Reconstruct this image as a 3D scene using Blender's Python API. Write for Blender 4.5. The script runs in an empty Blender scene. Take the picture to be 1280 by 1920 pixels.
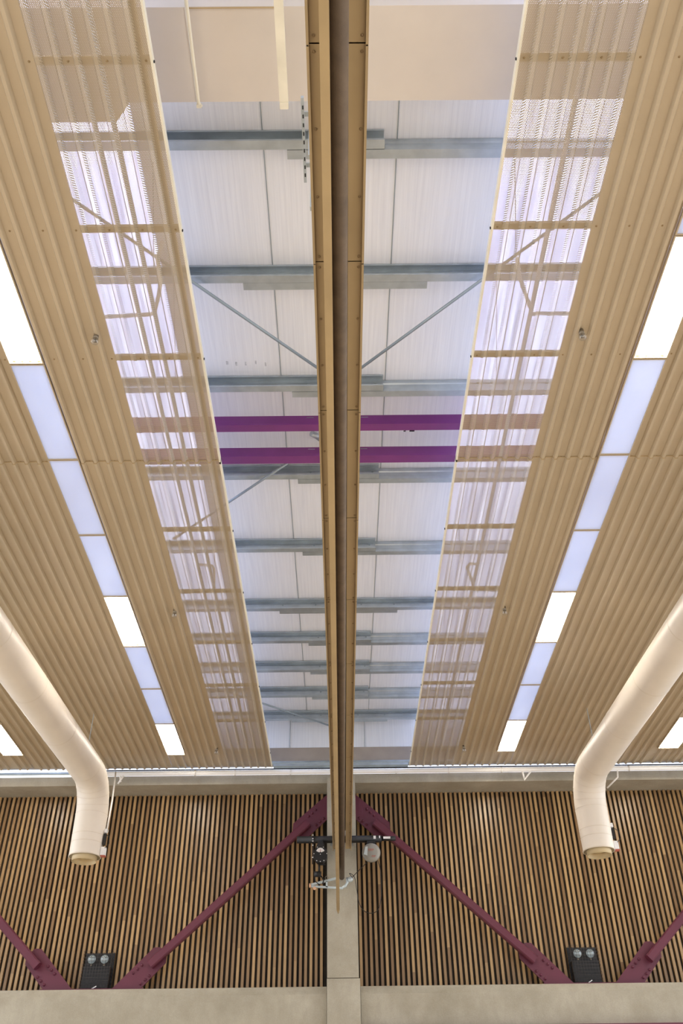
import bpy, math, random
from mathutils import Vector, Matrix
random.seed(7)
S = bpy.context.scene
COL = S.collection
EYE = 1.6                      # the camera stands 1.6 m above the floor; heights below are relative to the eye
pi = math.pi

# ------------------------------------------------------------------ materials
def nt(name):
    m = bpy.data.materials.new(name); m.use_nodes = True
    t = m.node_tree
    return m, t, t.nodes['Principled BSDF'], t.nodes['Material Output']
def N(t, kind, **kw):
    n = t.nodes.new(kind)
    for k, v in kw.items(): setattr(n, k, v)
    return n
def mth(t, op, a, b=None, c=None, clamp=False):
    n = N(t, 'ShaderNodeMath', operation=op); n.use_clamp = clamp
    for i, v in enumerate((a, b, c)):
        if v is None: continue
        if isinstance(v, (int, float)): n.inputs[i].default_value = v
        else: t.links.new(v, n.inputs[i])
    return n.outputs[0]
def mixc(t, f, a, b, mode='MIX'):
    n = N(t, 'ShaderNodeMix', data_type='RGBA', blend_type=mode)
    for s, v in ((n.inputs[0], f), (n.inputs[6], a), (n.inputs[7], b)):
        if isinstance(v, (int, float)): s.default_value = v
        elif isinstance(v, tuple): s.default_value = (*v[:3], 1)
        else: t.links.new(v, s)
    return n.outputs[2]
def noise(t, vec, scale, detail=3, rough=.55, dims='3D'):
    n = N(t, 'ShaderNodeTexNoise'); n.inputs['Scale'].default_value = scale
    n.inputs['Detail'].default_value = detail; n.inputs['Roughness'].default_value = rough
    t.links.new(vec, n.inputs['Vector']); return n.outputs[0]
def ocoord(t, scale=(1, 1, 1)):
    c = N(t, 'ShaderNodeTexCoord')
    mp = N(t, 'ShaderNodeMapping'); mp.inputs['Scale'].default_value = scale
    t.links.new(c.outputs['Object'], mp.inputs[0]); return mp.outputs[0]
def ramp(t, f, lo, hi):
    n = N(t, 'ShaderNodeMapRange'); n.inputs[1].default_value = lo; n.inputs[2].default_value = hi
    t.links.new(f, n.inputs[0]); return n.outputs[0]
def setp(b, **k):
    for a, v in k.items():
        s = b.inputs[a.replace('_', ' ')]
        s.default_value = (*v, 1) if isinstance(v, tuple) else v
def simple(name, col, rough=.5, metal=0., var=.06, vscale=3., bump=0., bscale=200.):
    m, t, b, o = nt(name)
    v = ocoord(t)
    f = noise(t, v, vscale, 4)
    lo = tuple(c * (1 - var * 2) for c in col); hi = tuple(min(1, c * (1 + var)) for c in col)
    t.links.new(mixc(t, ramp(t, f, .3, .7), lo, hi), b.inputs['Base Color'])
    setp(b, Roughness=rough, Metallic=metal)
    if bump:
        bn = N(t, 'ShaderNodeBump'); bn.inputs['Strength'].default_value = bump; bn.inputs['Distance'].default_value = .01
        t.links.new(noise(t, v, bscale, 2), bn.inputs['Height']); t.links.new(bn.outputs[0], b.inputs['Normal'])
    return m
TAN = (.515, .420, .285)
M = {}
def twoside(t, b, col):
    g = N(t, 'ShaderNodeNewGeometry'); sp = N(t, 'ShaderNodeSeparateXYZ'); t.links.new(g.outputs['True Normal'], sp.inputs[0])
    up = mth(t, 'GREATER_THAN', sp.outputs[2], .3)      # unseen upper face, made pale to bounce daylight up to the roof deck
    t.links.new(mixc(t, up, col, (.80, .82, .84)), b.inputs['Base Color'])
def coated():
    m, t, b, o = nt('painted sheet steel')
    f = noise(t, ocoord(t), 1.2, 4)
    twoside(t, b, mixc(t, ramp(t, f, .3, .7), tuple(c * .94 for c in TAN), tuple(c * 1.03 for c in TAN)))
    setp(b, Roughness=.33, Coat_Weight=.35, Coat_Roughness=.22)
    return m
M['tan'] = coated()
M['casing'] = simple('painted casing', (.50, .37, .195), .45, var=.04, vscale=2)
M['batten'] = simple('painted batten', (.40, .29, .145), .45)
M['edge'] = simple('cream trim', (.82, .76, .60), .5)
M['bar'] = simple('tan support bar', (.50, .38, .22), .5)
M['screw'] = simple('screw head', (.34, .24, .12), .5)
M['white'] = simple('white duct paint', (.78, .71, .61), .42, var=.02)
M['seam'] = simple('duct seam', (.74, .66, .54), .5)
M['nozzle'] = simple('nozzle inside', (.58, .46, .26), .5)
M['olive'] = simple('olive underside', (.26, .22, .14), .6)
M['pipe'] = simple('white pipe', (.86, .84, .80), .4, var=.02)
M['beige'] = simple('beige duct board', (.70, .63, .55), .6, var=.03, vscale=1.5)
M['galv'] = simple('galvanised steel', (.50, .56, .59), .36, .65, var=.08, vscale=5)
M['rod'] = simple('grey steel rod', (.36, .42, .45), .45, .5)
M['maroon'] = simple('maroon paint', (.115, .019, .038), .45, var=.05)
M['purple'] = simple('purple beam paint', (.21, .042, .20), .35, var=.05)
M['black'] = simple('black plastic', (.009, .009, .010), .5)
M['dark'] = simple('dark backing board', (.024, .017, .010), .8, var=.2, vscale=6)
M['brown'] = simple('brown fabric', (.13, .085, .045), .65, var=.12, vscale=9, bump=.2, bscale=300)
M['lightgrey'] = simple('pale grey metal', (.55, .62, .62), .4, .2)
M['globe'] = simple('grey cover', (.31, .30, .26), .3)
M['dial'] = simple('dial face', (.80, .78, .76), .4)
M['red'] = simple('red print', (.5, .14, .1), .5)
M['orange'] = simple('orange cap', (.75, .45, .28), .5)
M['wire'] = simple('wire', (.28, .24, .18), .4, .6)
M['cage'] = simple('dark wire', (.07, .06, .055), .5, .3)
M['paper'] = simple('white label', (.85, .85, .85), .5)
M['smudge'] = simple('grey smudge', (.64, .66, .69), .8, var=.2, vscale=60)
M['soffit'] = simple('grey brown board', (.40, .34, .28), .7)
M['gold'] = simple('timber floor', (.50, .40, .29), .35)

def concrete():
    m, t, b, o = nt('cast concrete')
    v = ocoord(t); v2 = ocoord(t, (1.2, 1.2, .35))
    a = ramp(t, noise(t, v, 1.6, 6, .65), .32, .7)
    c = mixc(t, a, (.30, .262, .185), (.43, .39, .30))
    s = ramp(t, noise(t, v2, 9, 5, .7), .45, .72)
    c = mixc(t, mth(t, 'MULTIPLY', s, .5), c, (.30, .27, .20))
    g = ramp(t, noise(t, v, 60, 3), .2, .8)
    c = mixc(t, .12, c, mixc(t, g, (.2, .18, .14), (.7, .68, .6)))
    t.links.new(c, b.inputs['Base Color']); setp(b, Roughness=.85)
    bn = N(t, 'ShaderNodeBump'); bn.inputs['Strength'].default_value = .25; bn.inputs['Distance'].default_value = .01
    t.links.new(noise(t, v, 45, 5), bn.inputs['Height']); t.links.new(bn.outputs[0], b.inputs['Normal'])
    return m
M['concrete'] = concrete()

PITCH = .0865
def slatwood():
    m, t, b, o = nt('timber slats')
    c = N(t, 'ShaderNodeTexCoord'); sx = N(t, 'ShaderNodeSeparateXYZ'); t.links.new(c.outputs['Object'], sx.inputs[0])
    idx = mth(t, 'FLOOR', mth(t, 'ADD', mth(t, 'DIVIDE', sx.outputs[0], PITCH), .5))
    w1 = N(t, 'ShaderNodeTexWhiteNoise', noise_dimensions='1D'); t.links.new(idx, w1.inputs['W'])
    seg = mth(t, 'FLOOR', mth(t, 'ADD', mth(t, 'DIVIDE', sx.outputs[2], 1.9), mth(t, 'MULTIPLY', w1.outputs[0], 7.3)))
    w2 = N(t, 'ShaderNodeTexWhiteNoise', noise_dimensions='2D')
    cb = N(t, 'ShaderNodeCombineXYZ'); t.links.new(idx, cb.inputs[0]); t.links.new(seg, cb.inputs[1])
    t.links.new(cb.outputs[0], w2.inputs['Vector'])
    col = mixc(t, w2.outputs[0], (.22, .125, .050), (.50, .322, .142))
    v = ocoord(t, (60, 60, 2.2))
    gr = ramp(t, noise(t, v, 1, 4, .6), .3, .75)
    col = mixc(t, mth(t, 'MULTIPLY', gr, .35), col, (.21, .11, .045))
    t.links.new(col, b.inputs['Base Color']); setp(b, Roughness=.38)
    b.inputs['Coat Weight'].default_value = .25; b.inputs['Coat Roughness'].default_value = .22
    return m
M['slat'] = slatwood()

def deckmat():
    m, t, b, o = nt('white insulated roof panel')
    c = N(t, 'ShaderNodeTexCoord'); sx = N(t, 'ShaderNodeSeparateXYZ'); t.links.new(c.outputs['Object'], sx.inputs[0])
    fr = mth(t, 'FRACT', mth(t, 'DIVIDE', sx.outputs[0], .05))
    line = mth(t, 'LESS_THAN', fr, .07)
    v = ocoord(t, (40, 1.2, 1))
    st = ramp(t, noise(t, v, 1, 4), .3, .75)
    col = mixc(t, st, (.83, .85, .88), (.92, .94, .96))
    col = mixc(t, mth(t, 'MULTIPLY', line, .22), col, (.60, .62, .66))
    t.links.new(col, b.inputs['Base Color']); setp(b, Roughness=.5)
    return m
M['deck'] = deckmat()

def perf():
    m, t, b, o = nt('perforated painted sheet')
    setp(b, Roughness=.45); twoside(t, b, mixc(t, .0, TAN, TAN))
    c = N(t, 'ShaderNodeTexCoord'); sx = N(t, 'ShaderNodeSeparateXYZ'); t.links.new(c.outputs['Object'], sx.inputs[0])
    P = .012
    def grid(ox, oy):
        fx = mth(t, 'SUBTRACT', mth(t, 'FRACT', mth(t, 'ADD', mth(t, 'DIVIDE', sx.outputs[0], P), ox)), .5)
        fy = mth(t, 'MULTIPLY', mth(t, 'SUBTRACT', mth(t, 'FRACT', mth(t, 'ADD', mth(t, 'DIVIDE', sx.outputs[1], P * 1.732), oy)), .5), 1.732)
        return mth(t, 'ADD', mth(t, 'MULTIPLY', fx, fx), mth(t, 'MULTIPLY', fy, fy))
    d = mth(t, 'MINIMUM', grid(0, 0), grid(.5, .5))
    hole = mth(t, 'LESS_THAN', d, .268 ** 2)
    tr = N(t, 'ShaderNodeBsdfTransparent'); mx = N(t, 'ShaderNodeMixShader')
    t.links.new(hole, mx.inputs[0]); t.links.new(b.outputs[0], mx.inputs[1]); t.links.new(tr.outputs[0], mx.inputs[2])
    t.links.new(mx.outputs[0], o.inputs[0])
    return m
M['perf'] = perf()

def roofglaze():
    m, t, b, o = nt('ribbed translucent rooflight')
    v = ocoord(t, (22, .7, 1))
    st = ramp(t, noise(t, v, 1, 4, .6), .35, .7)
    tr = N(t, 'ShaderNodeBsdfTransparent'); tl = N(t, 'ShaderNodeBsdfTranslucent'); mx = N(t, 'ShaderNodeMixShader')
    t.links.new(mixc(t, st, (.40, .42, .56), (.74, .76, .92)), tr.inputs[0])
    t.links.new(mixc(t, st, (.72, .73, .80), (.94, .95, .98)), tl.inputs[0])
    mx.inputs[0].default_value = .45
    t.links.new(tr.outputs[0], mx.inputs[1]); t.links.new(tl.outputs[0], mx.inputs[2]); t.links.new(mx.outputs[0], o.inputs[0])
    return m
M['glaze'] = roofglaze()

def diffuser():
    m, t, b, o = nt('opal daylight diffuser')
    v = ocoord(t, (2.2, .9, 1))
    f = ramp(t, noise(t, v, 1, 2), .35, .7)
    tl = N(t, 'ShaderNodeBsdfTranslucent'); df = N(t, 'ShaderNodeBsdfDiffuse'); mx = N(t, 'ShaderNodeMixShader')
    t.links.new(mixc(t, f, (.80, .84, .90), (.90, .93, .96)), tl.inputs[0])
    df.inputs[0].default_value = (.82, .85, .93, 1); mx.inputs[0].default_value = .42
    t.links.new(tl.outputs[0], mx.inputs[1]); t.links.new(df.outputs[0], mx.inputs[2]); t.links.new(mx.outputs[0], o.inputs[0])
    return m
M['opal'] = diffuser()

def emit(name, col, s):
    m, t, b, o = nt(name)
    e = N(t, 'ShaderNodeEmission'); e.inputs[0].default_value = (*col, 1); e.inputs[1].default_value = s
    t.links.new(e.outputs[0], o.inputs[0]); return m
M['lamp'] = emit('lit lamp panel', (1, .92, .80), 34)

def glass():
    m, t, b, o = nt('clear glass')
    tr = N(t, 'ShaderNodeBsdfTransparent'); gl = N(t, 'ShaderNodeBsdfGlossy'); mx = N(t, 'ShaderNodeMixShader')
    tr.inputs[0].default_value = (.95, .97, 1, 1)
    gl.inputs[1].default_value = .08; mx.inputs[0].default_value = .12
    t.links.new(tr.outputs[0], mx.inputs[1]); t.links.new(gl.outputs[0], mx.inputs[2]); t.links.new(mx.outputs[0], o.inputs[0])
    return m
M['glass'] = glass()

# ------------------------------------------------------------------ mesh helpers
class MB:
    def __init__(s): s.v = []; s.f = []; s.smooth = []
    def add(s, vs, fs, sm=False):
        n = len(s.v); s.v += [tuple(v) for v in vs]
        for f in fs: s.f.append(tuple(i + n for i in f)); s.smooth.append(sm)
        return s
    def box(s, x0, x1, y0, y1, z0, z1):
        return s.add([(x, y, z) for z in (z0, z1) for y in (y0, y1) for x in (x0, x1)],
                     [(0, 2, 3, 1), (4, 5, 7, 6), (0, 1, 5, 4), (2, 6, 7, 3), (0, 4, 6, 2), (1, 3, 7, 5)])
    def bar(s, a, b, w, h, up=(0, 1, 0)):
        a = Vector(a); b = Vector(b); d = (b - a).normalized(); u = Vector(up); r = d.cross(u).normalized(); u = r.cross(d).normalized()
        vs = [p + r * sx * w / 2 + u * sy * h / 2 for p in (a, b) for sx, sy in ((-1, -1), (1, -1), (1, 1), (-1, 1))]
        return s.add(vs, [(3, 2, 1, 0), (4, 5, 6, 7), (0, 1, 5, 4), (1, 2, 6, 5), (2, 3, 7, 6), (3, 0, 4, 7)])
    def prism(s, poly, f0, f1, n=None):
        # poly of 2-D points, f0/f1 map (a,b)->3-D for the two caps
        k = len(poly); vs = [f0(*p) for p in poly] + [f1(*p) for p in poly]
        return s.add(vs, [tuple(range(k))[::-1], tuple(range(k, 2 * k))] + [(i, (i + 1) % k, (i + 1) % k + k, i + k) for i in range(k)])
    def plate_y(s, poly, y0, y1):        # outline in x,z
        return s.prism(poly, lambda a, b: (a, y0, b), lambda a, b: (a, y1, b))
    def sheet_x(s, prof, x0, x1, th):    # open profile (y,z) run along X, thickened
        return s._strip(prof, th, lambda a, b, e: (x0 if e == 0 else x1, a, b))
    def sheet_y(s, prof, y0, y1, th):    # open profile (x,z) run along Y
        return s._strip(prof, th, lambda a, b, e: (a, y0 if e == 0 else y1, b))
    def _strip(s, prof, th, mp):
        k = len(prof); off = []
        for i in range(k):
            a = Vector(prof[max(i - 1, 0)]); c = Vector(prof[min(i + 1, k - 1)]); p = Vector(prof[i])
            d1 = (p - a).normalized() if i > 0 else (c - p).normalized()
            d2 = (c - p).normalized() if i < k - 1 else d1
            n1 = Vector((-d1.y, d1.x)); n2 = Vector((-d2.y, d2.x)); nn = (n1 + n2)
            nn = nn.normalized() * (th / max(.35, nn.normalized().dot(n1))); off.append(p + nn)
        vs = []
        for e in (0, 1):
            vs += [mp(p[0], p[1], e) for p in prof] + [mp(p[0], p[1], e) for p in off]
        A, B, C_, D = 0, k, 2 * k, 3 * k; fs = []
        for i in range(k - 1):
            fs += [(A + i, A + i + 1, C_ + i + 1, C_ + i), (B + i, D + i, D + i + 1, B + i + 1),
                   (A + i, B + i, B + i + 1, A + i + 1), (C_ + i, C_ + i + 1, D + i + 1, D + i)]
        fs += [(A, C_, D, B), (A + k - 1, B + k - 1, D + k - 1, C_ + k - 1)]
        return s.add(vs, fs)
    def tube(s, pts, r, seg=12, caps=True):
        pts = [Vector(p) for p in pts]; rings = []; ref = None
        rr = r if isinstance(r, (list, tuple)) else [r] * len(pts)
        for i, p in enumerate(pts):
            d = (pts[min(i + 1, len(pts) - 1)] - pts[max(i - 1, 0)]).normalized()
            if ref is None:
                ref = Vector((0, 0, 1)) if abs(d.z) < .9 else Vector((1, 0, 0))
            u = (ref - d * ref.dot(d)).normalized(); ref = u; w = d.cross(u)
            rings.append([p + (u * math.cos(2 * pi * j / seg) + w * math.sin(2 * pi * j / seg)) * rr[i] for j in range(seg)])
        vs = [v for R in rings for v in R]; fs = []
        for i in range(len(pts) - 1):
            for j in range(seg):
                fs.append((i * seg + j, i * seg + (j + 1) % seg, (i + 1) * seg + (j + 1) % seg, (i + 1) * seg + j))
        s.add(vs, fs, True)
        if caps:
            n0 = len(s.v) - len(vs)
            s.f.append(tuple(n0 + j for j in range(seg))[::-1]); s.smooth.append(False)
            s.f.append(tuple(n0 + (len(pts) - 1) * seg + j for j in range(seg))); s.smooth.append(False)
        return s
    def lathe(s, prof, c, axis='z', seg=24):   # prof (r,h)
        vs = []
        for r, h in prof:
            for j in range(seg):
                a = 2 * pi * j / seg; u, v = r * math.cos(a), r * math.sin(a)
                p = {'z': (u, v, h), 'y': (u, h, v), 'x': (h, u, v)}[axis]
                vs.append((c[0] + p[0], c[1] + p[1], c[2] + p[2]))
        fs = [(i * seg + j, i * seg + (j + 1) % seg, (i + 1) * seg + (j + 1) % seg, (i + 1) * seg + j) for i in range(len(prof) - 1) for j in range(seg)]
        return s.add(vs, fs, True)
    def ball(s, c, r, sc=(1, 1, 1), seg=14, rings=8):
        prof = [(max(1e-4, r * math.sin(pi * i / rings)), -r * math.cos(pi * i / rings)) for i in range(rings + 1)]
        n = len(s.v); s.lathe(prof, (0, 0, 0), 'z', seg)
        for i in range(n, len(s.v)):
            v = s.v[i]; s.v[i] = (c[0] + v[0] * sc[0], c[1] + v[1] * sc[1], c[2] + v[2] * sc[2])
        return s
    def mesh(s, name, mat):
        me = bpy.data.meshes.new(name); me.from_pydata(s.v, [], s.f); me.update()
        me.polygons.foreach_set('use_smooth', s.smooth); me.materials.append(M[mat]); return me
    def build(s, name, mat, parent=None):
        o = bpy.data.objects.new(name, s.mesh(name, mat)); COL.objects.link(o)
        if parent: o.parent = parent
        return o

ROOTS = []
def tag(o, label, cat, group=None, kind=None):
    o['label'] = label; o['category'] = cat
    if group: o['group'] = group
    if kind: o['kind'] = kind
    ROOTS.append(o); return o
def thing(name, label, cat, group=None):
    o = bpy.data.objects.new(name, None); COL.objects.link(o); o.empty_display_size = .1
    return tag(o, label, cat, group)
def struct(name, mb, mat):
    o = mb.build(name, mat); o['kind'] = 'structure'; o['no_shift'] = 1; ROOTS.append(o); return o
def inst(src, name, loc, parent):
    o = src.copy(); o.name = name; COL.objects.link(o); o.parent = parent; o.location = loc; return o
SRC = {}
def shared(key, mb, mat):
    if key not in SRC: SRC[key] = mb().mesh(key, mat)
    return SRC[key]
def small(name, mesh, loc, parent, rot=None):
    o = bpy.data.objects.new(name, mesh); COL.objects.link(o); o.parent = parent; o.location = loc
    if rot: o.rotation_euler = rot
    return o

# ------------------------------------------------------------------ main measures
ZC = 6.10            # underside of corrugated ceiling
YE = 15.32           # its far end
SEAMS = [1.47, 2.80, 4.13, 5.50, 8.17, 9.50, 10.83, 12.15, 13.42, 14.70]
LAP = 6.96
YC, YB, YS = 15.40, 15.50, 16.02      # faces of column, concrete beams, slats

# ------------------------------------------------------------------ setting
struct('floor', MB().box(-12, 12, -9, 17.2, -1.8, -1.6), 'gold')
# end wall: concrete up to the cladding, dark board behind slats, concrete above
struct('wall_back', MB().box(-11, 11, 16.12, 16.5, -1.6, 6.12), 'dark')
# end wall above the upper beam: pale cladding seen through the slot, brown band under it
struct('wall_gable', MB().box(-11, 11, 15.62, 15.8, 6.60, 7.18), 'deck')
struct('trim_1', MB().box(-11, 11, 15.62, 15.85, 6.32, 6.597), 'soffit')
g = MB().box(-11, 11, 15.56, 15.62, 6.285, 6.317).box(-11, 11, 15.56, 15.62, 6.12, 6.15)
struct('trim_2', g, 'galv')
g = MB().box(-.94, -.935, 15.60, 15.619, 6.6, 7.17).box(.47, .475, 15.60, 15.619, 6.6, 7.17)
struct('trim_3', g, 'rod')
w = MB()
for i in range(-8, 8):
    w.box(i * 1.3 + .02, i * 1.3 + 1.28, 15.585, 15.595, 6.152, 6.284)
struct('window_1', w, 'glass')

# roof deck strips between the rooflights
for k, (a, b) in enumerate(((-1.70, 1.50), (-5.35, -3.25), (3.29, 5.42), (-11, -6.1), (6.14, 11))):
    o = struct('ceiling' if k == 0 else 'ceiling_%d' % (k + 1), MB().box(a, b, -3, 15.62, 7.18, 7.26), 'deck')
j = MB()
for x in (-.612, .548):
    j.box(x - .004, x + .004, -3, 15.6, 7.172, 7.1795)
struct('trim_4', j, 'rod')
# rooflights
def ribbed(x0, x1, y0, y1, z):
    pr = []; n = int(round((x1 - x0) / .19)); p = (x1 - x0) / n
    for i in range(n):
        x = x0 + i * p; pr += [(x, z), (x + p * .52, z), (x + p * .64, z + .035), (x + p * .88, z + .035)]
    pr.append((x1, z)); return MB().sheet_y(pr, y0, y1, .002)
side = {-1: 'left', 1: 'right'}
for sg in (-1, 1):
    off = .04 if sg > 0 else 0
    for nm, (a, b) in (('inner', (1.70, 3.25)), ('outer', (5.38, 6.10))):
        x0, x1 = sorted((sg * a + off * (sg > 0), sg * b + off * (sg > 0)))
        if sg > 0 and nm == 'inner': x0 = 1.50
        o = ribbed(x0, x1, -3, 15.6, 7.19).build('rooflight_sheet', 'glaze')
        if nm == 'inner':
            tag(o, 'ribbed translucent rooflight seen through the %s perforated ceiling strip' % side[sg], 'rooflight', 'rooflights above the perforated strips')
        else:
            tag(o, 'translucent rooflight above the outer %s strip of ceiling lights' % side[sg], 'rooflight')

# ------------------------------------------------------------------ corrugated ceiling
CP = .1335
def corr_profile(x0, x1, flip=1):
    """flat ribs with narrow raised grooves; starts at the inner edge x0 and runs to x1"""
    pr = []; L = abs(x1 - x0); sgn = 1 if x1 > x0 else -1; x = 0.
    seq = ((.0, .034), (.074, .034), (.091, 0), (.1165, 0), (CP, .034))
    while x < L - 1e-6:
        for dx, dz in seq[:-1]:
            if x + dx <= L: pr.append((x0 + sgn * (x + dx), ZC + dz))
        x += CP
    pr.append((x0 + sgn * L, ZC + .034))
    out = [pr[0]]
    for p in pr[1:]:
        if abs(p[0] - out[-1][0]) > 1e-4: out.append(p)
    if sgn < 0: out = out[::-1]
    return out
scr = MB().lathe([(.0001, -.006), (.007, -.005), (.009, 0)], (0, 0, 0), 'z', 8).mesh('screw', 'screw')
def screws(parent, xs, ys, z=ZC + .033):
    for y in ys:
        for x in xs: small('screw', scr, (x, y, z), parent)

def bay(sg, x0, x1, y0, y1, label, perfw=0, group=None):
    r = thing('corrugated_ceiling_panel', label, 'ceiling panel', group)
    if perfw:
        xm = x0 + sg * CP * round(perfw / CP)
        MB().sheet_y(corr_profile(x0, xm), y0, y1, .0015).build('perforated_sheet', 'perf', r)
        MB().sheet_y(corr_profile(xm, x1), y0, y1, .0015).build('solid_sheet', 'tan', r)
        a, b = sorted((x0, x0 - sg * .016))
        MB().box(a, b, y0, y1, ZC - .002, ZC + .060).build('edge_trim', 'edge', r)
        for y in SEAMS:
            if y0 < y < y1:
                a, b = sorted((x0 + sg * .01, x1 - sg * .02))
                MB().box(a, b, y - .028, y + .028, ZC + .037, ZC + .067).build('support_bar', 'bar', r)
                a, b = sorted((x0 - sg * .0165, x0 - sg * .025))
                MB().box(a, b, y - .006, y + .006, ZC + .01, ZC + .03).build('clip', 'black', r)
        a, b = sorted((x0 + sg * .06, x0 + sg * .1))
        if sg < 0: MB().box(a, b, y0 + .02, y1 - .02, ZC + .069, ZC + .13).build('edge_rail', 'bar', r)
    else:
        MB().sheet_y(corr_profile(x0, x1), y0, y1, .0015).build('solid_sheet', 'tan', r)
        a, b = sorted((x0, x0 + sg * .012))
    if y1 > 8 and y0 > 0:
        g = MB().sheet_y([(p[0], p[1] - .0125) for p in corr_profile(x0, x1)], y0 - .004, y0 + .002, .011); g.build('lap_gap_strip', 'bar', r)  # added strip standing in for the shaded gap at the sheet lap
    n = int(abs(x1 - x0) / (2 * CP))
    xs = [x0 + sg * (.037 + 2 * CP * i) for i in range(n + 1) if .037 + 2 * CP * i < abs(x1 - x0) - .02]
    ys = [y for y in SEAMS if max(y0, 2.0) < y < y1] + ([LAP - .03] if y1 < 8 else [])
    if perfw or abs(x0) < 4: screws(r, xs if perfw else xs[:8], ys)
    return r
XI = {-1: -1.245, 1: 1.275}
def sx(sg, v): return -v if sg < 0 else v + .05
for sg in (-1, 1):
    S_ = side[sg]
    bay(sg, XI[sg], sx(sg, 2.711), -2.6, LAP, 'near tan corrugated sheet with perforated strip bordering the %s side of the open slot' % S_, .80)
    bay(sg, XI[sg], sx(sg, 2.711), LAP - .03, YE, 'far tan corrugated sheet with perforated strip on the %s of the slot, ending at the timber wall' % S_, .80)
    bay(sg, sx(sg, 3.039), sx(sg, 5.529), -2.6, LAP, 'near tan corrugated ceiling sheet on the %s, outside the row of ceiling lights' % S_)
    bay(sg, sx(sg, 3.039), sx(sg, 5.529), LAP - .03, YE, 'far tan corrugated ceiling sheet above the white round duct on the %s' % S_)
    r = bay(sg, sx(sg, 5.901), sx(sg, 9.8), -2.6, YE, 'outermost tan corrugated ceiling sheet at the %s border, past the last light' % S_)
    for (a, b, y1) in ((2.712, 3.038, 2.87), (5.53, 5.90, 13.36)):
        a, b = sorted((sx(sg, a), sx(sg, b)))
        MB().box(a, b, -2.6, y1, ZC + .01, ZC + .03).build('cover_strip', 'tan', r)
        MB().sheet_y(corr_profile(a, b), 14.64 if a * sg > 4 else 14.70, YE, .0015).build('end_sheet', 'tan', r)
# overlap: far sheets sit under the near ones; an added strip draws the dark line
for o in list(COL.objects):
    if o.name.startswith(('perforated_sheet', 'solid_sheet')) and o.data.vertices[0].co.y > 5: o.location.z = -.010

# ------------------------------------------------------------------ strips of lights and opal panels
BND = [2.87, 4.20, 5.53, 6.87, 8.20, 9.53, 10.84, 12.15, 13.42, 14.70]
LIT = {1: 0, 5: 1, 8: 2}
ordl = ['nearest', 'middle', 'farthest']
def luminaire(sg, a, b, y0, y1, label, group):
    r = thing('ceiling_light', label, 'ceiling light', group)
    x0, x1 = sorted((a, b))
    fr = MB().box(x0, x0 + .012, y0, y1, ZC - .004, ZC + .09).box(x1 - .012, x1, y0, y1, ZC - .004, ZC + .09)
    fr.box(x0 + .012, x1 - .012, y0, y0 + .012, ZC - .004, ZC + .09).box(x0 + .012, x1 - .012, y1 - .012, y1, ZC - .004, ZC + .09)
    fr.box(x0 + .012, x1 - .012, y0 + .012, y1 - .012, ZC + .08, ZC + .09)
    fr.build('frame', 'tan', r)
    MB().box(x0 + .014, x1 - .014, y0 + .014, y1 - .014, ZC + .055, ZC + .07).build('lamp_panel', 'lamp', r)
    n = 4
    for i in range(n):
        cx = x0 + .014 + (x1 - x0 - .028) * (i + .5) / n
        MB().tube([(cx, y0 + .03, ZC + .032), (cx, y1 - .03, ZC + .032)], .016, 10).build('lamp_tube', 'lamp', r)
        MB().tube([(cx, y1 - .03, ZC + .032), (cx, y1 - .012, ZC + .032)], .02, 10).build('tube_holder', 'edge', r)
    return r
def opal(sg, a, b, y0, y1, label, group):
    r = thing('opal_ceiling_panel', label, 'ceiling panel', group)
    x0, x1 = sorted((a, b))
    fr = MB().box(x0, x0 + .010, y0, y1, ZC - .004, ZC + .05).box(x1 - .010, x1, y0, y1, ZC - .004, ZC + .05)
    fr.box(x0 + .01, x1 - .01, y0, y0 + .010, ZC - .004, ZC + .05).box(x0 + .01, x1 - .01, y1 - .010, y1, ZC - .004, ZC + .05)
    fr.build('frame', 'tan', r)
    MB().box(x0 + .0105, x1 - .0105, y0 + .0105, y1 - .0105, ZC + .004, ZC + .009).build('opal_sheet', 'opal', r)
for sg in (-1, 1):
    S_ = side[sg]; k = 0
    a, b = sx(sg, 2.712), sx(sg, 3.038)
    for i in range(len(BND) - 1):
        y0, y1 = BND[i] + .004, BND[i + 1] - .004
        if i in LIT:
            luminaire(sg, a, b, y0, y1, 'bright lit rectangular light, %s of the three in the inner %s row' % (ordl[LIT[i]], S_), 'ceiling lights of the inner rows')
        else:
            if i == 0: lb = 'pale opal panel before the nearest lit light of the %s row' % S_
            elif i < 5: lb = 'pale opal panel in the %s light row, %s beyond the nearest lit light' % (S_, ['first', 'second', 'third'][i - 2])
            else: lb = 'pale opal panel in the %s light row, %s before the farthest lit light' % (S_, ['second to last', 'last'][i - 6])
            opal(sg, a, b, y0, y1, lb, 'opal panels between the ceiling lights')
    luminaire(sg, sx(sg, 5.53), sx(sg, 5.90), BND[8] + .004 - .06, BND[9] - .06, 'lit rectangular light at the far %s border of the picture, outside the white duct' % S_, 'ceiling lights of the outer rows')

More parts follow.
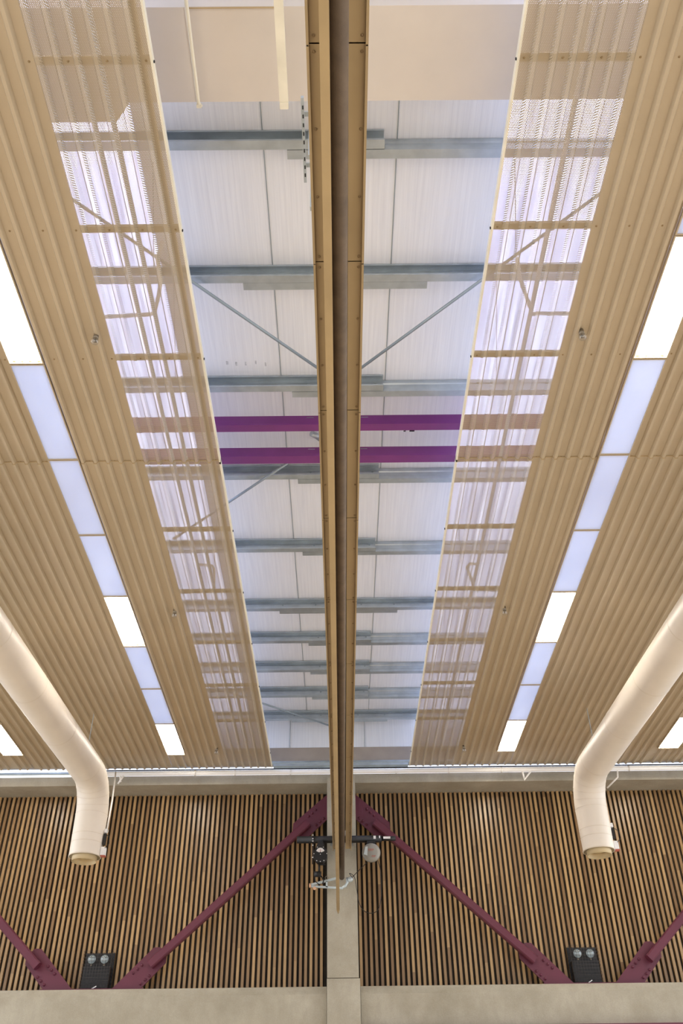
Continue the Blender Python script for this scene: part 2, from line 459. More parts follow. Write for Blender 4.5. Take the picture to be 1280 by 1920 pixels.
# ------------------------------------------------------------------ purlins
def purlin(x0, x1, Y0, toward, label, group, z0=7.0, h=.172, bolts=()):
    r = thing('roof_purlin', label, 'purlin', group)
    s = -1 if toward else 1
    pr = [(Y0 + s * .085, z0 + .022), (Y0 + s * .085, z0), (Y0 + s * .002, z0), (Y0 + s * .002, z0 + .045), (Y0 + s * .014, z0 + .058),
          (Y0 + s * .014, z0 + h - .058), (Y0 + s * .002, z0 + h - .045), (Y0 + s * .002, z0 + h), (Y0 + s * .085, z0 + h), (Y0 + s * .085, z0 + h - .022)]
    if s < 0: pass
    MB().sheet_x(pr, x0, x1, .003 * (1 if s > 0 else -1) * -1).build('channel', 'galv', r)
    bm = shared('purlin_bolt', lambda: MB().lathe([(.0001, -.016), (.012, -.016), (.014, 0)], (0, 0, 0), 'y', 8), 'rod')
    for bx in bolts:
        small('bolt', bm, (bx, Y0 - (.004 if toward else .002), z0 + h * .55), r)
    return r
ROWS = [(3.945, 0), (5.32, 1), (6.785, 0), (8.29, 0), (9.85, 0), (11.40, 1), (12.39, 0), (13.38, 0), (14.34, 0), (15.31, 1)]
names = ['first, beside the wide beige duct', 'second, where the two rods start', 'third, just before the purple beams',
         'fourth, tucked behind the second purple beam', 'fifth, second row beyond the purple beams', 'sixth, third row beyond the purple beams',
         'seventh, fourth from the timber wall', 'eighth, third from the timber wall', 'ninth, second from the timber wall', 'last, next to the pale end wall']
for (y, full), nm in zip(ROWS, names):
    L = .43 if y < 4 else .52
    if full:
        purlin(-6.0, 6.0, y, True, 'galvanised steel purlin across the slot, row %s' % nm, 'galvanised purlins across the slot', bolts=(-.85, .85, -.35, .35))
        purlin(-.9, .9, y + .002, False, 'short galvanised splice piece behind the purlin row %s' % nm, 'splice pieces of the purlins', z0=7.006, h=.16)
    else:
        purlin(-6.0, L, y, True, 'galvanised purlin left of the rail, row %s' % nm, 'left galvanised purlins', bolts=(-.33, L - .08))
        purlin(-L + .03, 6.0, y + .002, False, 'galvanised purlin right of the rail, row %s' % nm, 'right galvanised purlins')
# slope: two purple beams
def beam(y0, y1, label):
    r = thing('purple_beam', label, 'beam', 'purple steel beams')
    MB().box(-5.8, 5.8, y0, y1, 6.845, 6.985).build('box_section', 'purple', r)
    for x in (-.30, .32):
        MB().box(x - .04, x + .04, y0 - .004, y0, 6.95, 6.955).build('weld_mark', 'galv', r)
beam(7.150, 7.258, 'glossy purple steel box beam crossing the slot, nearer of the two')
beam(7.683, 7.812, 'glossy purple steel box beam crossing the slot, farther of the two')
# flexible hose end seen between them
r = MB()
r.tube([(-.20, 7.66, 7.10), (-.24, 7.60, 7.09), (-.30, 7.55, 7.085)], .035, 14)
tag(r.build('flexible_conduit', 'galv'), 'short silver flexible hose end between the two purple beams', 'hose')
# diagonal rods
def rod(a, b, label, rr=.016):
    r = thing('bracing_rod', label, 'rod', 'diagonal roof bracing rods')
    MB().tube([a, b], rr, 8).build('rod', 'rod', r)
    for p, q in ((a, b), (b, a)):
        d = (Vector(q) - Vector(p)).normalized()
        MB().bar(Vector(p) - d * .02, Vector(p) + d * .09, .05, .008, (0, 0, 1)).build('end_lug', 'galv', r)
rod((-2.75, 3.96, 6.96), (-.02, 6.53, 6.92), 'thin grey diagonal rod left of the rail, joining near the third purlin')
rod((2.80, 3.92, 6.96), (.10, 6.53, 6.92), 'thin grey diagonal rod right of the rail, joining near the third purlin')
rod((-2.20, 9.45, 6.96), (-.52, 7.84, 6.94), 'thin grey diagonal rod from the second purple beam down to the left')
rod((-2.35, 13.62, 6.93), (.05, 16.0 - .42, 6.93), 'thin dark diagonal rod left of the rail beside the last purlin')

# smudges and print on the deck
def marks(name, label, spots, z=7.177):
    mb = MB()
    for x, y, a, b in spots:
        mb.box(x, x + a, y, y + b, z, z + .002)
    tag(mb.build(name, 'smudge'), label, 'mark')
marks('grey_smudges', 'row of faint grey smudges on the white roof panel, left by the third purlin',
      [(-1.20 + .105 * i + random.uniform(-.01, .01), 6.50 + random.uniform(-.02, .02), random.uniform(.015, .03), .05) for i in range(5)])
mb = MB().box(.80, .815, 7.615, 7.63, 7.174, 7.179).box(.818, .826, 7.61, 7.63, 7.174, 7.179).box(.87, .93, 7.61, 7.63, 7.174, 7.179)
tag(mb.build('printed_mark', 'black'), 'tiny dark printed mark on the white roof panel between the purple beams', 'mark')

# ------------------------------------------------------------------ wide beige duct near the top of the picture
r = thing('rectangular_duct', 'wide flat beige duct crossing the slot at the top of the picture', 'duct')
MB().prism([(-6, 2.652), (6, 2.640), (6, 3.325), (-1.56, 3.325), (-1.69, 3.478), (-6, 3.478)],
           lambda a, b: (a, b, 6.6), lambda a, b: (a, b, 6.98)).build('duct_body', 'beige', r)
MB().box(-1.045, -1.039, 2.66, 3.32, 6.594, 6.5995).build('joint', 'seam', r)
MB().box(-1.035, -.36, 2.645, 2.655, 6.590, 6.60).build('near_lip', 'bar', r)
r = thing('hanging_pipe', 'thin cream pipe with a hooked end running under the beige duct, upper left', 'pipe')
MB().tube([(-1.0, 1.6, 6.50), (-1.02, 3.28, 6.50), (-1.0, 3.31, 6.50)], .014, 8).build('tube', 'edge', r)
MB().box(-1.035, -1.0, 3.29, 3.315, 6.485, 6.515).build('hook', 'edge', r)
MB().box(-1.05, -.97, 2.50, 2.56, 6.5, 6.58).build('bracket', 'edge', r)
r = thing('cable_tray', 'narrow cream tray beside the rail at the top of the picture', 'cable tray')
MB().sheet_y([(-.40, 6.41), (-.40, 6.38), (-.335, 6.38), (-.335, 6.41)], 1.3, 3.27, .003).build('tray', 'edge', r)
MB().box(-.398, -.337, 3.22, 3.27, 6.37, 6.379).build('end_cap', 'edge', r)
for y in (2.75, 3.1): MB().box(-.372, -.362, y, y + .02, 6.381, 6.599).build('hanger', 'edge', r)
r = thing('slotted_strap', 'galvanised slotted strap along the left edge of the central rail, upper part', 'strap')
MB().box(-.205, -.186, 2.70, 3.28, 5.4, 5.43).build('strap', 'galv', r)
for y in (2.80, 3.15): MB().box(-.155, -.145, y, y + .03, 4.911, 5.43).box(-.186, -.155, y, y + .03, 5.42, 5.43).build('standoff', 'galv', r)
for i in range(9):
    small('slot', shared('slot', lambda: MB().box(-.004, .004, -.012, .012, -.004, .001), 'black'), (-.194, 2.76 + i * .058, 5.4), r)

# pipes seen through the perforated strips
def mesh_pipes(sg):
    S_ = side[sg]
    for x, nm in (((-1.86, 'outer'), (-1.71, 'inner')) if sg < 0 else ((1.85, 'outer'),)):
        z = 6.572; r = MB().tube([(x, 1.5, z), (x + .01, 15.2, z)], .021, 10)
        tag(r.build('sprinkler_main', 'pipe'), '%s long pipe showing through the %s perforated strip' % (nm, S_), 'pipe', 'pipes above the perforated strips')
    z = 6.533
    if sg < 0:
        P1 = [(-2.30, 5.345, z), (-1.74, 5.31, z), (-1.70, 5.29, z), (-1.63, 5.10, z), (-1.585, 4.95, z), (-1.57, 4.70, z), (-1.50, 4.52, z)]
        P2 = [(-2.30, 10.13, z), (-1.75, 10.10, z), (-1.70, 10.03, z), (-1.64, 9.56, z), (-1.66, 9.48, z), (-1.84, 9.45, z)]
    else:
        P1 = [(2.25, 5.345, z), (1.86, 5.34, z), (1.82, 5.25, z), (1.67, 4.92, z), (1.62, 4.72, z)]
        P2 = [(2.25, 10.15, z), (1.88, 10.13, z), (1.80, 9.85, z), (1.71, 9.58, z), (1.74, 9.50, z), (1.87, 9.50, z)]
    for P, nm in ((P1, 'near'), (P2, 'far')):
        tag(MB().tube(P, .019, 10).build('branch_pipe', 'pipe'), 'bent branch pipe above the %s perforated strip, %s one' % (S_, nm), 'pipe', 'bent branch pipes')
    # sagging wires
    for (y0, y1, nm) in ((3.9, 4.9, 'near'), (5.0, 6.2, 'middle'), (8.6, 9.6, 'far')):
        x = sg * 1.55
        tag(MB().tube([(x - sg * .05, y0, 6.75), (x + sg * .10, y1, 6.62)], .004, 5).build('hanging_wire', 'rod'),
            'thin wire above the %s perforated strip, %s one' % (S_, nm), 'wire', 'thin wires above the ceiling')
for sg in (-1, 1): mesh_pipes(sg)

# sprinkler heads under the sheets
spn = [(-2.156, 5.20), (-2.166, 9.90), (-2.14, 14.45), (2.215, 5.20), (2.203, 9.92), (2.16, 14.47)]
for i, (x, y) in enumerate(spn):
    S_ = 'left' if x < 0 else 'right'
    r = thing('ceiling_sprinkler', 'small glassy sprinkler under the %s corrugated sheet, %s of three' % (S_, ordl[i % 3]), 'sprinkler', 'sprinkler heads')
    MB().tube([(x, y, ZC + .02), (x, y, ZC - .035)], .024, 12).build('socket', 'wire', r)
    MB().lathe([(.024, 0), (.036, -.02), (.034, -.05), (.015, -.065), (.0001, -.066)], (x, y, ZC - .035)).build('glass_cover', 'glass', r)
    MB().lathe([(.004, 0), (.007, -.03), (.018, -.034), (.0001, -.038)], (x, y, ZC - .035), seg=12).build('deflector', 'wire', r)

# ------------------------------------------------------------------ central rail with the rolled divider
r = thing('curtain_rail', 'long tan steel double rail running down the middle of the picture to the column', 'rail')
ZR = 4.60
js = [-.6, .70] + [2.02 + 1.3165 * i for i in range(10)] + [15.17]
for a, b in zip(js[:-1], js[1:]):
    a += .004; b -= .004
    for sg in (-1, 1):
        if sg < 0: pr = [(-.030, ZR + .03), (-.030, ZR), (-.122, ZR), (-.122, ZR - .028), (-.136, ZR - .028), (-.136, ZR + .30)]
        else: pr = [(.080, ZR + .03), (.080, ZR), (.166, ZR), (.166, ZR - .028), (.180, ZR - .028), (.180, ZR + .30)]
        MB().sheet_y(pr, a, b, .0025 if sg > 0 else -.0025).build('casing', 'casing', r)
MB().box(-.133, .177, -.6, 15.16, ZR + .30, ZR + .31).build('top_plate', 'casing', r)
MB().box(-.02, .07, -.6, 15.1, ZR + .05, ZR + .29).build('inner_web', 'dark', r)
for a, b in zip(js[1:-1], js[2:]):
    for i in range(4):
        y = a + .04 + i * (b - a - .08) / 3
        for x in (-.098, .148): small('screw', scr, (x, y, ZR - .003), r)
for y in [.9 + 2.0 * i for i in range(8)]:
    MB().tube([(.022, y, ZR + .31), (.022, y, 7.0)], .008, 8).build('hanger_rod', 'rod', r)

r = thing('rolled_divider', 'dark brown rolled-up fabric divider hanging under the central rail with a tan bottom batten', 'divider')
MB().tube([(.030, -.6, 4.15), (.012, 15.2, 4.15)], .045, 20).build('fabric_roll', 'brown', r)
MB().box(.0185, .0225, -.6, 15.0, 4.19, ZR + .045).build('suspension_fabric', 'brown', r)
MB().prism([(-.0305, -.6), (-.0295, -.6), (-.0465, 14.6), (-.0475, 14.6)], lambda a, b: (a, b, 3.60), lambda a, b: (a, b, ZR - .001)).build('hanging_sheet', 'brown', r)
MB().prism([(-.049, -.6), (-.011, -.6), (-.027, 14.80), (-.052, 15.08), (-.078, 14.80)], lambda a, b: (a, b, 3.545), lambda a, b: (a, b, 3.60)).build('bottom_batten', 'batten', r)

# ------------------------------------------------------------------ concrete frame
def cb(name, mb, label, cat, group=None):
    o = mb.build(name, 'concrete'); return tag(o, label, cat, group)
col = thing('concrete_column', 'plain concrete column in the middle of the timber wall', 'column')
MB().box(-.236, .268, YC, 16.1, 2.685, 5.93).build('upper_shaft', 'concrete', col)
MB().box(-.240, .285, YC, 16.1, -1.6, 2.675).build('lower_shaft', 'concrete', col)
def lower(x0, x1, label):
    pr = [(YB, -.2), (YB, 2.47), (YB + .10, 2.595), (16.1, 2.595), (16.1, -.2)]
    mb = MB().prism(pr, lambda a, b: (x0, a, b), lambda a, b: (x1, a, b))
    cb('concrete_sill_beam', mb, label, 'beam', 'concrete beams under the timber wall')
lower(-9.5, -.247, 'pale concrete beam under the left half of the timber slats')
lower(.292, 9.5, 'pale concrete beam under the right half of the timber slats')
def upper(x0, x1, label):
    cb('concrete_head_beam', MB().box(x0, x1, YB, 16.11, 5.868, 6.035), label, 'beam', 'concrete beams above the timber wall')
upper(-9.5, -.0, 'concrete beam above the left half of the timber slats')
upper(.002, 9.5, 'concrete beam above the right half of the timber slats')
MBW = MB().box(-9.5, 9.5, 15.9, 16.1, -1.6, -.21); struct('wall_base', MBW, 'concrete')
# maroon beam at the very bottom
tag(MB().box(.3, 9.3, YB - .14, YB - .004, 1.86, 2.007).build('maroon_rail', 'maroon'), 'maroon steel rail just showing at the bottom right corner', 'rail')
# far side columns that carry the outer braces
for sg in (-1, 1):
    cb('concrete_column', MB().box(sg * 8.3 - .25, sg * 8.3 + .25, YC, 15.98, -1.6, 5.86), 'concrete column beyond the %s border of the picture' % side[sg], 'column')

# slat cladding
def slats(i0, i1, ph, label):
    r = thing('slat_cladding', label, 'wall cladding', 'timber slat walls')
    mb = MB()
    for i in range(i0, i1):
        x = (i) * PITCH
        mb.box(x - .0225, x + .0225, YS, YS + .045, 2.60, 5.866)
    s = mb.build('slats', 'slat', r); s.location.x = ph; s['ph'] = ph
    return r, s
W = []
W.append(slats(-98, -3, -2.937 + 34 * PITCH, 'vertical timber slats over dark board filling the wall left of the concrete column'))
W.append(slats(4, 101, 1.261 - 15 * PITCH + .012, 'vertical timber slats over dark board filling the wall right of the concrete column'))
for (r, s), (a, b) in zip(W, ((-8.4, -.24), (.288, 8.4))):
    MB().box(a, b, YS + .046, YS + .07, 2.6, 5.866).build('backing_board', 'dark', r)

# ------------------------------------------------------------------ maroon braces
boltm = MB().lathe([(.0001, -.035), (.014, -.026), (.021, -.018), (.021, 0)], (0, 0, 0), 'y', 12).mesh('bolt', 'maroon')
YP = 15.72
def brace(mir, x_mid, label, outer=False):
    """mir: maps the left-hand drawing to its place"""
    r = thing('steel_brace', label, 'brace', 'maroon diagonal wall braces')
    f = mir
    top = [(-.2385, 5.74), (-.845, 5.22), (-.856, 5.10), (-.75, 4.94), (-.60, 4.96), (-.2385, 5.29)]
    bot = [(-3.707, 2.612), (-3.093, 3.22), (-2.988, 3.225), (-2.87, 3.11), (-2.874, 2.99), (-3.243, 2.612)]
    def P(poly):
        q = [(f(a), b) for a, b in poly]
        return q
    MB().plate_y(P(top), YP, YP + .03).build('top_gusset', 'maroon', r)
    MB().plate_y(P(bot), YP, YP + .03).build('bottom_gusset', 'maroon', r)
    A = Vector((f(-.575), YP - .073, 5.20)); B = Vector((f(-3.11), YP - .073, 2.945))
    d = (B - A).normalized(); n = Vector((-d.z, 0, d.x)); n = n if n.z > 0 else -n
    t = MB(); w = .066; e = .009
    # rounded square tube
    sec = [(-w + .02, -w), (w - .02, -w), (w, -w + .02), (w, w - .02), (w - .02, w), (-w + .02, w), (-w, w - .02), (-w, -w + .02)]
    vs = [p + n * a + Vector((0, 1, 0)) * b for p in (A, B) for a, b in sec]; k = 8
    t.add(vs, [tuple(range(k)), tuple(range(k, 2 * k))[::-1]] + [(i, i + k, (i + 1) % k + k, (i + 1) % k) for i in range(k)])
    t.build('tube', 'maroon', r)
    for (c, s) in ((Vector((f(-.575), YP, 5.20)), -1), (Vector((f(-3.11), YP, 2.945)), 1)):
        for i in range(3):
            for q in (-1, 1):
                p = c + d * s * (.10 + .085 * i) + n * q * .105
                small('bolt', boltm, p, r)
brace(lambda x: x, 0, 'maroon diagonal brace rising from lower left to the central column')
brace(lambda x: -x + .032, 0, 'maroon diagonal brace falling from the central column to lower right')
brace(lambda x: -8.025 - x - .01, 0, 'maroon diagonal brace cut off by the left border of the picture')
brace(lambda x: 8.10 + x, 0, 'maroon diagonal brace cut off by the right border of the picture')
for x0, x1, S_ in ((-4.83, -3.17, 'left'), (3.22, 4.90, 'right')):
    tag(MB().box(x0, x1, YP - .10, YP + .07, 2.598, 2.611).build('base_plate', 'maroon'), 'thin maroon base plate under the two %s gussets' % S_, 'plate', 'base plates of the braces')

# ------------------------------------------------------------------ emergency light boxes
def emergency(cx, tilt, label):
    r = thing('emergency_light', label, 'emergency light', 'caged emergency lights')
    y0, y1 = 15.80, 15.98; z0 = 2.60
    MB().box(cx - .24, cx + .24, y1 - .02, y1, z0, 3.19).build('back_plate', 'black', r)
    b = MB().box(cx - .215, cx + .215, y0, y1 - .021, z0 + .02, 2.97)
    b.build('battery_box', 'black', r)
    for i in range(6):
        z = z0 + .06 + i * .055
        MB().box(cx - .20, cx + .20, y0 - .006, y0 - .0005, z, z + .03).build('louvre', 'black', r)
    for s in (-1, 1):
        x = cx + s * .105
        h = MB().lathe([(.0001, -.06), (.045, -.055), (.062, -.02), (.066, 0)], (x, y0 + .02, 3.075), 'y', 20)
        hd = h.build('lamp_head', 'glass', r)
        MB().lathe([(.066, 0), (.066, .012), (.045, .06), (.0001, .07)], (x, y0 + .02, 3.075), 'y', 20).build('reflector', 'lightgrey', hd)
        MB().tube([(x, y0 + .04, 2.97), (x, y0 + .05, 3.01)], .015, 8).build('lamp_neck', 'wire', r)
    cg = MB()
    for i in range(11):
        x = cx - .23 + .046 * i; cg.tube([(x, y0 - .03, z0 + .03), (x, y0 - .03, 3.17)], .0022, 5); cg.tube([(x, y0 - .03, 3.17), (x, y1 - .02, 3.17)], .0022, 5)
    for i in range(12):
        z = z0 + .05 + .049 * i; cg.tube([(cx - .235, y0 - .03, z), (cx + .235, y0 - .03, z)], .0022, 5)
        for s in (-1, 1): cg.tube([(cx + s * .235, y0 - .03, z), (cx + s * .235, y1 - .02, z)], .0022, 5)
    cg.build('wire_cage', 'cage', r)
    MB().tube([(cx - .03, y0 - .05, z0 + .02), (cx + .05, y0 - .03, z0 + .07)], .008, 6).build('cable_stub', 'paper', r)
emergency(-4.01, 0, 'black twin-lamp emergency light in a wire cage on the left concrete beam')
emergency(3.99, 0, 'black twin-lamp emergency light in a wire cage on the right concrete beam')

# ------------------------------------------------------------------ round ducts with nozzles
def duct(sg, label):
    r = thing('round_duct', label, 'duct', 'white round ventilation ducts')
    X1 = sg * 3.91 + .04 * (sg > 0); X0 = X1 + sg * .62
    Y1 = 13.72; Z1 = 5.24; R = .246; br = .52
    def PX(y): return X1 + (X0 - X1) * (Y1 - y) / (Y1 + 2.6)
    run = [(PX(y), y, Z1) for y in (-2.6, 2, 6, 9, 11, 12.2, 12.8, Y1 - br)]
    el = [(PX(Y1 - br + br * math.sin(a)), Y1 - br + br * math.sin(a), Z1 - br + br * math.cos(a)) for a in [pi / 2 * i / 10 for i in range(1, 11)]]
    Zb = 4.10
    MB().tube(run + el + [(X1, Y1, Zb)], [R] * (len(run) + len(el)) + [R * .96], 40, caps=False).build('duct_tube', 'white', r)
    def ring(p, d, rr=R + .002, w=.007):
        d = Vector(d).normalized(); a = Vector(p)
        MB().tube([a - d * w, a, a + d * w], [rr, rr + .002, rr], 40, caps=False).build('seam', 'seam', r)
    dr = (PX(1) - PX(0), 1, 0)
    for y in [13.0 - .0 - i * 1.35 for i in range(11)]: ring((PX(y), y, Z1), dr)
    for i in (2, 4, 6, 8, 10):
        a = pi / 2 * i / 10
        ring((PX(Y1 - br + br * math.sin(a)), Y1 - br + br * math.sin(a), Z1 - br + br * math.cos(a)), (0, math.cos(a), -math.sin(a)), w=.004)
    ring((X1, Y1, 4.40), (0, 0, 1), R * .975 + .002); ring((X1, Y1, 4.28), (0, 0, 1), R * .968 + .002)
    r1 = R * .96
    MB().lathe([(r1, 0), (r1 + .006, -.002), (r1 + .006, -.018), (r1 - .004, -.020)], (X1, Y1, Zb), seg=40).build('rim', 'seam', r)
    MB().lathe([(r1 - .004, -.019), (r1 - .05, -.012)], (X1, Y1, Zb), seg=40).build('under_rim', 'olive', r)
    MB().lathe([(r1 - .05, -.01), (r1 - .05, -.085), (r1 - .058, -.085), (r1 - .058, .0)], (X1, Y1, Zb), seg=40).build('inner_nozzle', 'nozzle', r)
    MB().lathe([(.0001, -.02), (.10, -.022), (r1 - .058, .02)], (X1, Y1, Zb), seg=32).build('diffuser_cone', 'nozzle', r)
    # actuator and wiring on the right flank
    bx = X1 + r1 + .02
    MB().box(bx - .02, bx + .05, Y1 - .05, Y1 + .05, 4.10, 4.22).build('actuator_box', 'paper', r)
    MB().box(bx - .012, bx + .03, Y1 - .04, Y1 + .03, 4.26, 4.42).build('relay', 'black', r)
    MB().box(bx - .01, bx + .03, Y1 - .03, Y1 + .03, 4.44, 4.50).build('junction_box', 'paper', r)
    MB().tube([(bx + .02, Y1 - .05, 4.42), (bx + .09, Y1 - .06, 4.36), (bx + .10, Y1 - .06, 4.26), (bx + .04, Y1 - .05, 4.20)], .005, 6).build('lead', 'black', r)
    MB().box(bx - .012, bx + .06, Y1 - .04, Y1 + .04, 4.085, 4.098).build('red_band', 'red', r)
    for y in (13.0,):
        MB().tube([(PX(y), y, Z1 + R), (PX(y), y, 7.0)], .005, 6).build('hanger_wire', 'rod', r)
    return bx
bl = duct(-1, 'thick white round duct on the left, bending down to a nozzle before the slats')
duct(1, 'thick white round duct on the right, bending down to a nozzle before the slats')
r = thing('conduit_drop', 'thin white conduit dropping from the long pipe to the left duct nozzle', 'conduit')
MB().tube([(bl + .01, 13.76, 4.50), (-3.80, 14.4, 5.22), (-4.0, 15.1, 5.96)], .013, 8).build('conduit', 'pipe', r)
MB().box(bl - .01, bl + .03, 13.72, 13.78, 4.47, 4.51).build('coupling', 'pipe', r)

# ------------------------------------------------------------------ long white pipe along the upper beam
r = thing('wall_pipe', 'long white pipe along the top of the concrete beam, above the slats', 'pipe')
MB().tube([(-4.27, 15.25, 5.985), (9.0, 15.25, 5.985)], .042, 14).build('pipe', 'pipe', r)
for x in (-2.62, -1.9, -.9, 1.0, 1.95, 2.9, 4.55, 5.2):
    MB().tube([(x, 15.25, 5.985), (x + .02, 15.25, 5.985)], .047, 14).build('coupling', 'pipe', r)
for x in (-3.95, 3.28, 4.3):
    MB().tube([(x, 15.25, 5.96), (x + .02, 15.27, 5.84)], .018, 10).build('down_leg', 'pipe', r)
MB().tube([(-3.88, 15.25, 5.97), (-3.98, 15.30, 5.82)], .018, 10).build('down_leg', 'pipe', r)
MB().tube([(3.28, 15.25, 5.97), (3.30, 15.27, 5.80), (3.44, 15.25, 5.96)], .018, 10).build('trap', 'pipe', r)
MB().tube([(5.0, 15.25, 5.97), (4.98, 15.27, 5.83), (4.80, 15.42, 5.69)], .015, 8).build('down_leg', 'pipe', r)
tag(MB().tube([(-4.3, 15.40, 6.105), (9, 15.40, 6.105)], .013, 6).build('suspension_cable', 'black'), 'thin dark cable stretched just above the long white pipe', 'cable')
r = MB()
for x0, x1 in ((-1.22, .0), (.02, 1.25)):
    r.box(x0, x1, 15.42, 15.559, 6.17, 6.21)
tag(r.build('galvanised_channel', 'galv'), 'galvanised channel across the far end of the slot above the white pipe', 'channel')

# ------------------------------------------------------------------ gear at the end of the rail
YQ = 15.25
r = thing('motor_bar', 'black round bar crossing in front of the concrete column behind the rail end', 'bar')
MB().tube([(-.75, YQ, 4.785), (.70, YQ, 4.785)], .058, 20).build('bar', 'black', r)
MB().tube([(.70, YQ, 4.79), (.94, YQ, 4.79)], .04, 16).build('end_tube', 'black', r)
MB().box(.56, .60, YQ - .062, YQ - .055, 4.77, 4.82).build('sticker', 'paper', r)
MB().box(.655, .675, YQ - .062, YQ - .055, 4.78, 4.82).build('sticker', 'paper', r)
MB().box(.73, .85, YQ - .046, YQ - .039, 4.775, 4.81).build('sticker', 'paper', r)
for x in (-.16, .19): MB().box(x - .02, x + .02, YQ + .04, YC - .001, 4.72, 4.85).build('wall_bracket', 'galv', r)

r = thing('gauge_motor', 'dark round motor with a small white dial hanging left of the rail end', 'motor')
cx, cz = -.345, 4.50
def ngon(cx, cz, rx, rz, n=12, a0=0): return [(cx + rx * math.cos(a0 + 2 * pi * i / n), cz + rz * math.sin(a0 + 2 * pi * i / n)) for i in range(n)]
MB().plate_y(ngon(cx, cz, .125, .145, 8, pi / 8), YQ - .14, YQ - .02).build('housing', 'black', r)
MB().plate_y([(cx - .075, cz + .12), (cx - .03, cz + .24), (cx + .04, cz + .24), (cx + .075, cz + .12)], YQ - .12, YQ - .06).build('hanger', 'black', r)
arc = [(cx + .078 * math.cos(a), cz + .01 + .095 * math.sin(a)) for a in [pi * (.15 + .7 * i / 8) for i in range(9)]] + [(cx + .02 * math.cos(a), cz + .02 + .02 * math.sin(a)) for a in (pi * .85, pi * .5, pi * .15)]
MB().plate_y(arc, YQ - .146, YQ - .141).build('dial', 'dial', r)
MB().plate_y([(cx - .004, cz + .035), (cx + .004, cz + .035), (cx + .002, cz + .085), (cx - .002, cz + .085)], YQ - .149, YQ - .147).build('needle', 'red', r)
bs = MB().lathe([(.0001, -.008), (.007, -.007), (.008, 0)], (0, 0, 0), 'y', 8).mesh('rivet', 'dial')
for dx, dz in ((-.05, .115), (.05, .115), (-.108, .01), (.108, .01), (0, .0), (-.06, -.105), (0, -.118), (.06, -.105)):
    small('rivet', bs, (cx + dx, YQ - .141, cz + dz), r)
MB().tube([(cx - .02, YQ - .08, cz - .14), (cx - .02, YQ - .08, cz - .27)], .014, 8).build('drop_tube', 'black', r)
MB().box(cx - .01, cx + .085, YQ - .10, YQ - .08, cz - .165, cz - .145).build('lever', 'black', r)
r = thing('small_winch', 'small black winch with a cord below the dial motor', 'winch')
MB().tube([(-.45, YQ - .06, 4.20), (-.33, YQ - .06, 4.20)], .045, 14).build('drum', 'black', r)
MB().tube([(-.33, YQ - .06, 4.17), (-.29, YQ - .06, 4.10), (-.31, YQ - .06, 4.04)], .010, 6).build('cord', 'black', r)
MB().tube([(-.44, YQ - .06, 4.18), (-.43, YQ - .06, 4.09), (-.36, YQ - .06, 4.03)], .007, 6).build('cord', 'black', r)
MB().lathe([(.022, -.006), (.030, 0), (.022, .006)], (-.24, YQ - .06, 4.14), 'y', 16).build('ring', 'wire', r)
r = thing('hanging_strap', 'thin dark strap with white clips hanging left of the dial motor', 'strap')
MB().box(-.485, -.468, YQ - .075, YQ - .062, 4.36, 4.86).build('strap', 'black', r)
for z in (4.83, 4.77, 4.73, 4.66, 4.46): MB().box(-.488, -.465, YQ - .083, YQ - .076, z, z + .016).build('clip', 'dial', r)
# round grey cover on the right
r = thing('round_lamp_cover', 'round pale grey disc with faint red print right of the rail end', 'cover')
cx, cz = .515, 4.535
MB().lathe([(.0001, -.075), (.09, -.072), (.145, -.055), (.155, -.03), (.155, .0), (.0001, .0)], (cx, YQ - .05, cz), 'y', 40).build('disc', 'globe', r)
MB().plate_y([(cx - .13, cz - .04), (cx - .07, cz - .06), (cx - .06, cz + .09), (cx - .10, cz + .085)], YQ - .125, YQ - .121).build('clear_patch', 'lightgrey', r)
p = MB()
for i in range(5): p.box(cx - .05 + i * .02, cx - .038 + i * .02, YQ - .127, YQ - .124, cz + .03 + .004 * (i % 2), cz + .05)
for i in range(4): p.box(cx + .0 + i * .018, cx + .012 + i * .018, YQ - .127, YQ - .124, cz - .075, cz - .065 + .01 * (i % 2))
p.box(cx - .05, cx + .03, YQ - .127, YQ - .124, cz + .015, cz + .02); p.box(cx + .01, cx + .06, YQ - .127, YQ - .124, cz - .09, cz - .086)
p.build('print', 'red', r)
MB().box(cx - .07, cx + .08, YQ - .07, YQ - .01, cz + .14, cz + .20).build('mount', 'black', r)
# pale hook bracket at the end of the roll
r = thing('hook_bracket', 'pale grey forked bracket holding the end of the brown roll', 'bracket')
yb = 15.24
MB().bar((-.50, yb, 4.045), (-.03, yb, 4.155), .035, .03).build('arm', 'lightgrey', r)
MB().bar((-.50, yb, 4.02), (.03, yb, 3.985), .03, .03).build('arm', 'lightgrey', r)
MB().bar((-.24, yb, 4.10), (-.24, yb, 4.0), .03, .03, (0, 1, 0)).build('link', 'lightgrey', r)
MB().tube([(.02, yb, 3.995), (.07, yb, 4.02), (.105, yb, 4.08), (.10, yb, 4.15)], .022, 10).build('hook', 'lightgrey', r)
MB().lathe([(.0001, -.05), (.04, -.05), (.045, 0), (.03, .02)], (.155, yb, 4.12), 'y', 16).build('knob', 'lightgrey', r)
MB().tube([(-.53, yb, 4.035), (-.50, yb, 4.035)], .035, 12).build('end_cap', 'orange', r)
MB().ball((-.44, yb - .02, 3.985), .028).build('foot', 'orange', r)
def catmull(P, n=8):
    P = [Vector(p) for p in P]; Q = [P[0]] + P + [P[-1]]; out = []
    for i in range(1, len(Q) - 2):
        for k in range(n):
            t = k / n; a, b, c, d = Q[i - 1], Q[i], Q[i + 1], Q[i + 2]
            out.append(.5 * ((2 * b) + (c - a) * t + (2 * a - 5 * b + 4 * c - d) * t * t + (3 * b - a - 3 * c + d) * t ** 3))
    out.append(P[-1]); return out
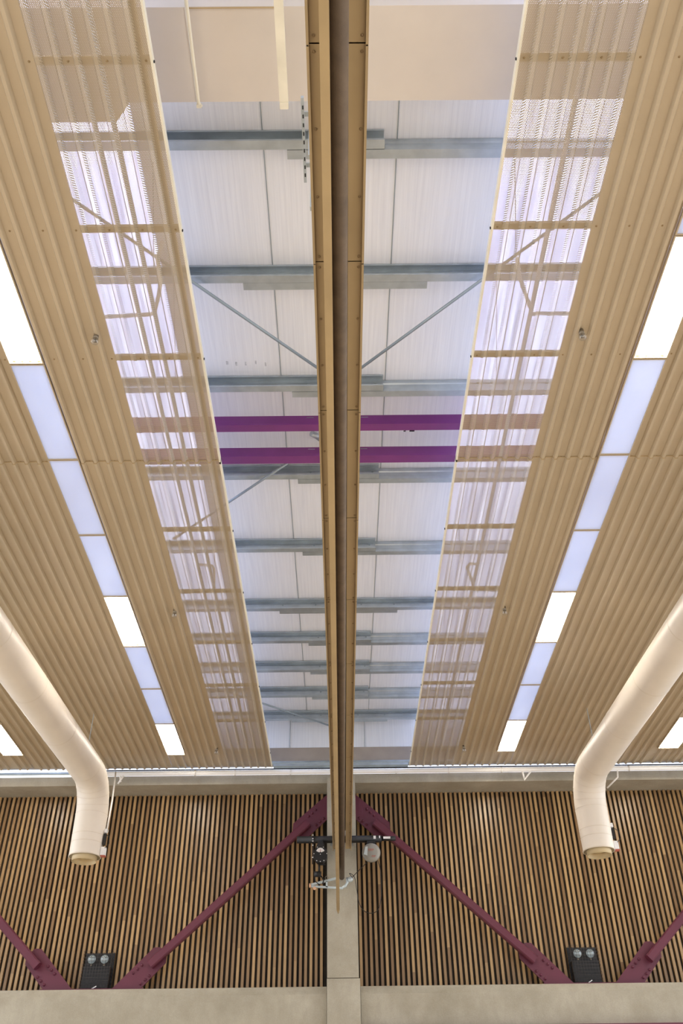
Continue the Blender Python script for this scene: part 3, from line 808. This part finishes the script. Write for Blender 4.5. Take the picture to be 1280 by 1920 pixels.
c = catmull([(.19, 15.17, 4.13), (.14, 15.16, 4.20), (.22, 15.16, 4.14), (.255, 15.16, 3.95), (.29, 15.16, 3.74), (.36, 15.16, 3.62), (.47, 15.16, 3.575), (.58, 15.16, 3.61), (.64, 15.17, 3.74), (.665, 15.18, 3.95), (.66, 15.2, 4.25), (.62, 15.2, 4.42)])
tag(MB().tube(c, .0055, 6).build('looped_cable', 'black'), 'thin dark cable hanging in a long loop below the grey disc', 'cable')
tag(MB().tube([(.19, 15.15, 4.14), (.43, 15.17, 4.37)], .0055, 6).build('cable', 'black'), 'short straight cable from the bracket knob up to the grey disc', 'cable')

# ------------------------------------------------------------------ lift everything to floor level and put origins at the bases
bpy.context.view_layer.update()
for o in ROOTS:
    if o.type == 'EMPTY':
        lo = Vector((1e9,) * 3); hi = -lo
        for ch in o.children:
            for v in ch.bound_box:
                p = Vector(v) + ch.location
                for i in range(3): lo[i] = min(lo[i], p[i]); hi[i] = max(hi[i], p[i])
        c = Vector(((lo.x + hi.x) / 2, (lo.y + hi.y) / 2, lo.z))
        for ch in o.children: ch.location = ch.location - c
        o.location = c + Vector((0, 0, EYE))
    else:
        if 'no_shift' in o: del o['no_shift']
        o.location.z += EYE
for o in COL.objects:
    if 'ph' in o: del o['ph']

# ------------------------------------------------------------------ sky
w = bpy.data.worlds.new('sky'); S.world = w; w.use_nodes = True; t = w.node_tree
bg = t.nodes['Background']
tc = N(t, 'ShaderNodeTexCoord'); sp = N(t, 'ShaderNodeSeparateXYZ'); t.links.new(tc.outputs['Generated'], sp.inputs[0])
up = ramp(t, sp.outputs[2], .0, .9)
col = mixc(t, up, (.90, .93, 1.0), (.84, .90, 1.0))
dp = N(t, 'ShaderNodeVectorMath', operation='DOT_PRODUCT'); t.links.new(tc.outputs['Generated'], dp.inputs[0])
e = math.radians(55); dp.inputs[1].default_value = (0, math.cos(e), math.sin(e))
glow = ramp(t, dp.outputs[1], math.cos(math.radians(23)), math.cos(math.radians(3)))
base = mth(t, 'ADD', .92, mth(t, 'MULTIPLY', up, 5.6))          # overcast sky, brighter overhead
ax = ramp(t, mth(t, 'ABSOLUTE', sp.outputs[0]), .55, .95)           # bright open sides of the hall, low on the horizon
band = mth(t, 'LESS_THAN', mth(t, 'ABSOLUTE', sp.outputs[2]), .5)
base = mth(t, 'ADD', base, mth(t, 'MULTIPLY', mth(t, 'MULTIPLY', ax, band), 2.2))
st = mth(t, 'ADD', mth(t, 'MULTIPLY', mth(t, 'POWER', glow, 1.3), 10.0), base)
t.links.new(col, bg.inputs[0]); t.links.new(st, bg.inputs[1])

# ------------------------------------------------------------------ camera
cam = bpy.data.cameras.new('camera'); co = bpy.data.objects.new('camera', cam); COL.objects.link(co)
R = Matrix(((0.9999414, 0.00980044, -0.00459942), (0.00241102, -0.61577325, -0.78791972), (-0.01055415, 0.78786246, -0.61576079)))
co.matrix_world = Matrix.Translation((0, 0, EYE)) @ R.to_4x4()
cam.sensor_fit = 'HORIZONTAL'; cam.sensor_width = 24.0; cam.lens = 1634 / 1280 * 24
cam.clip_start = .05; cam.clip_end = 200
S.camera = co
S.view_settings.view_transform = 'Standard'; S.view_settings.look = 'None'
S.view_settings.exposure = 0.0; S.view_settings.gamma = 1.0; S.view_settings.use_curve_mapping = False
S.cycles.transparent_max_bounces = 24
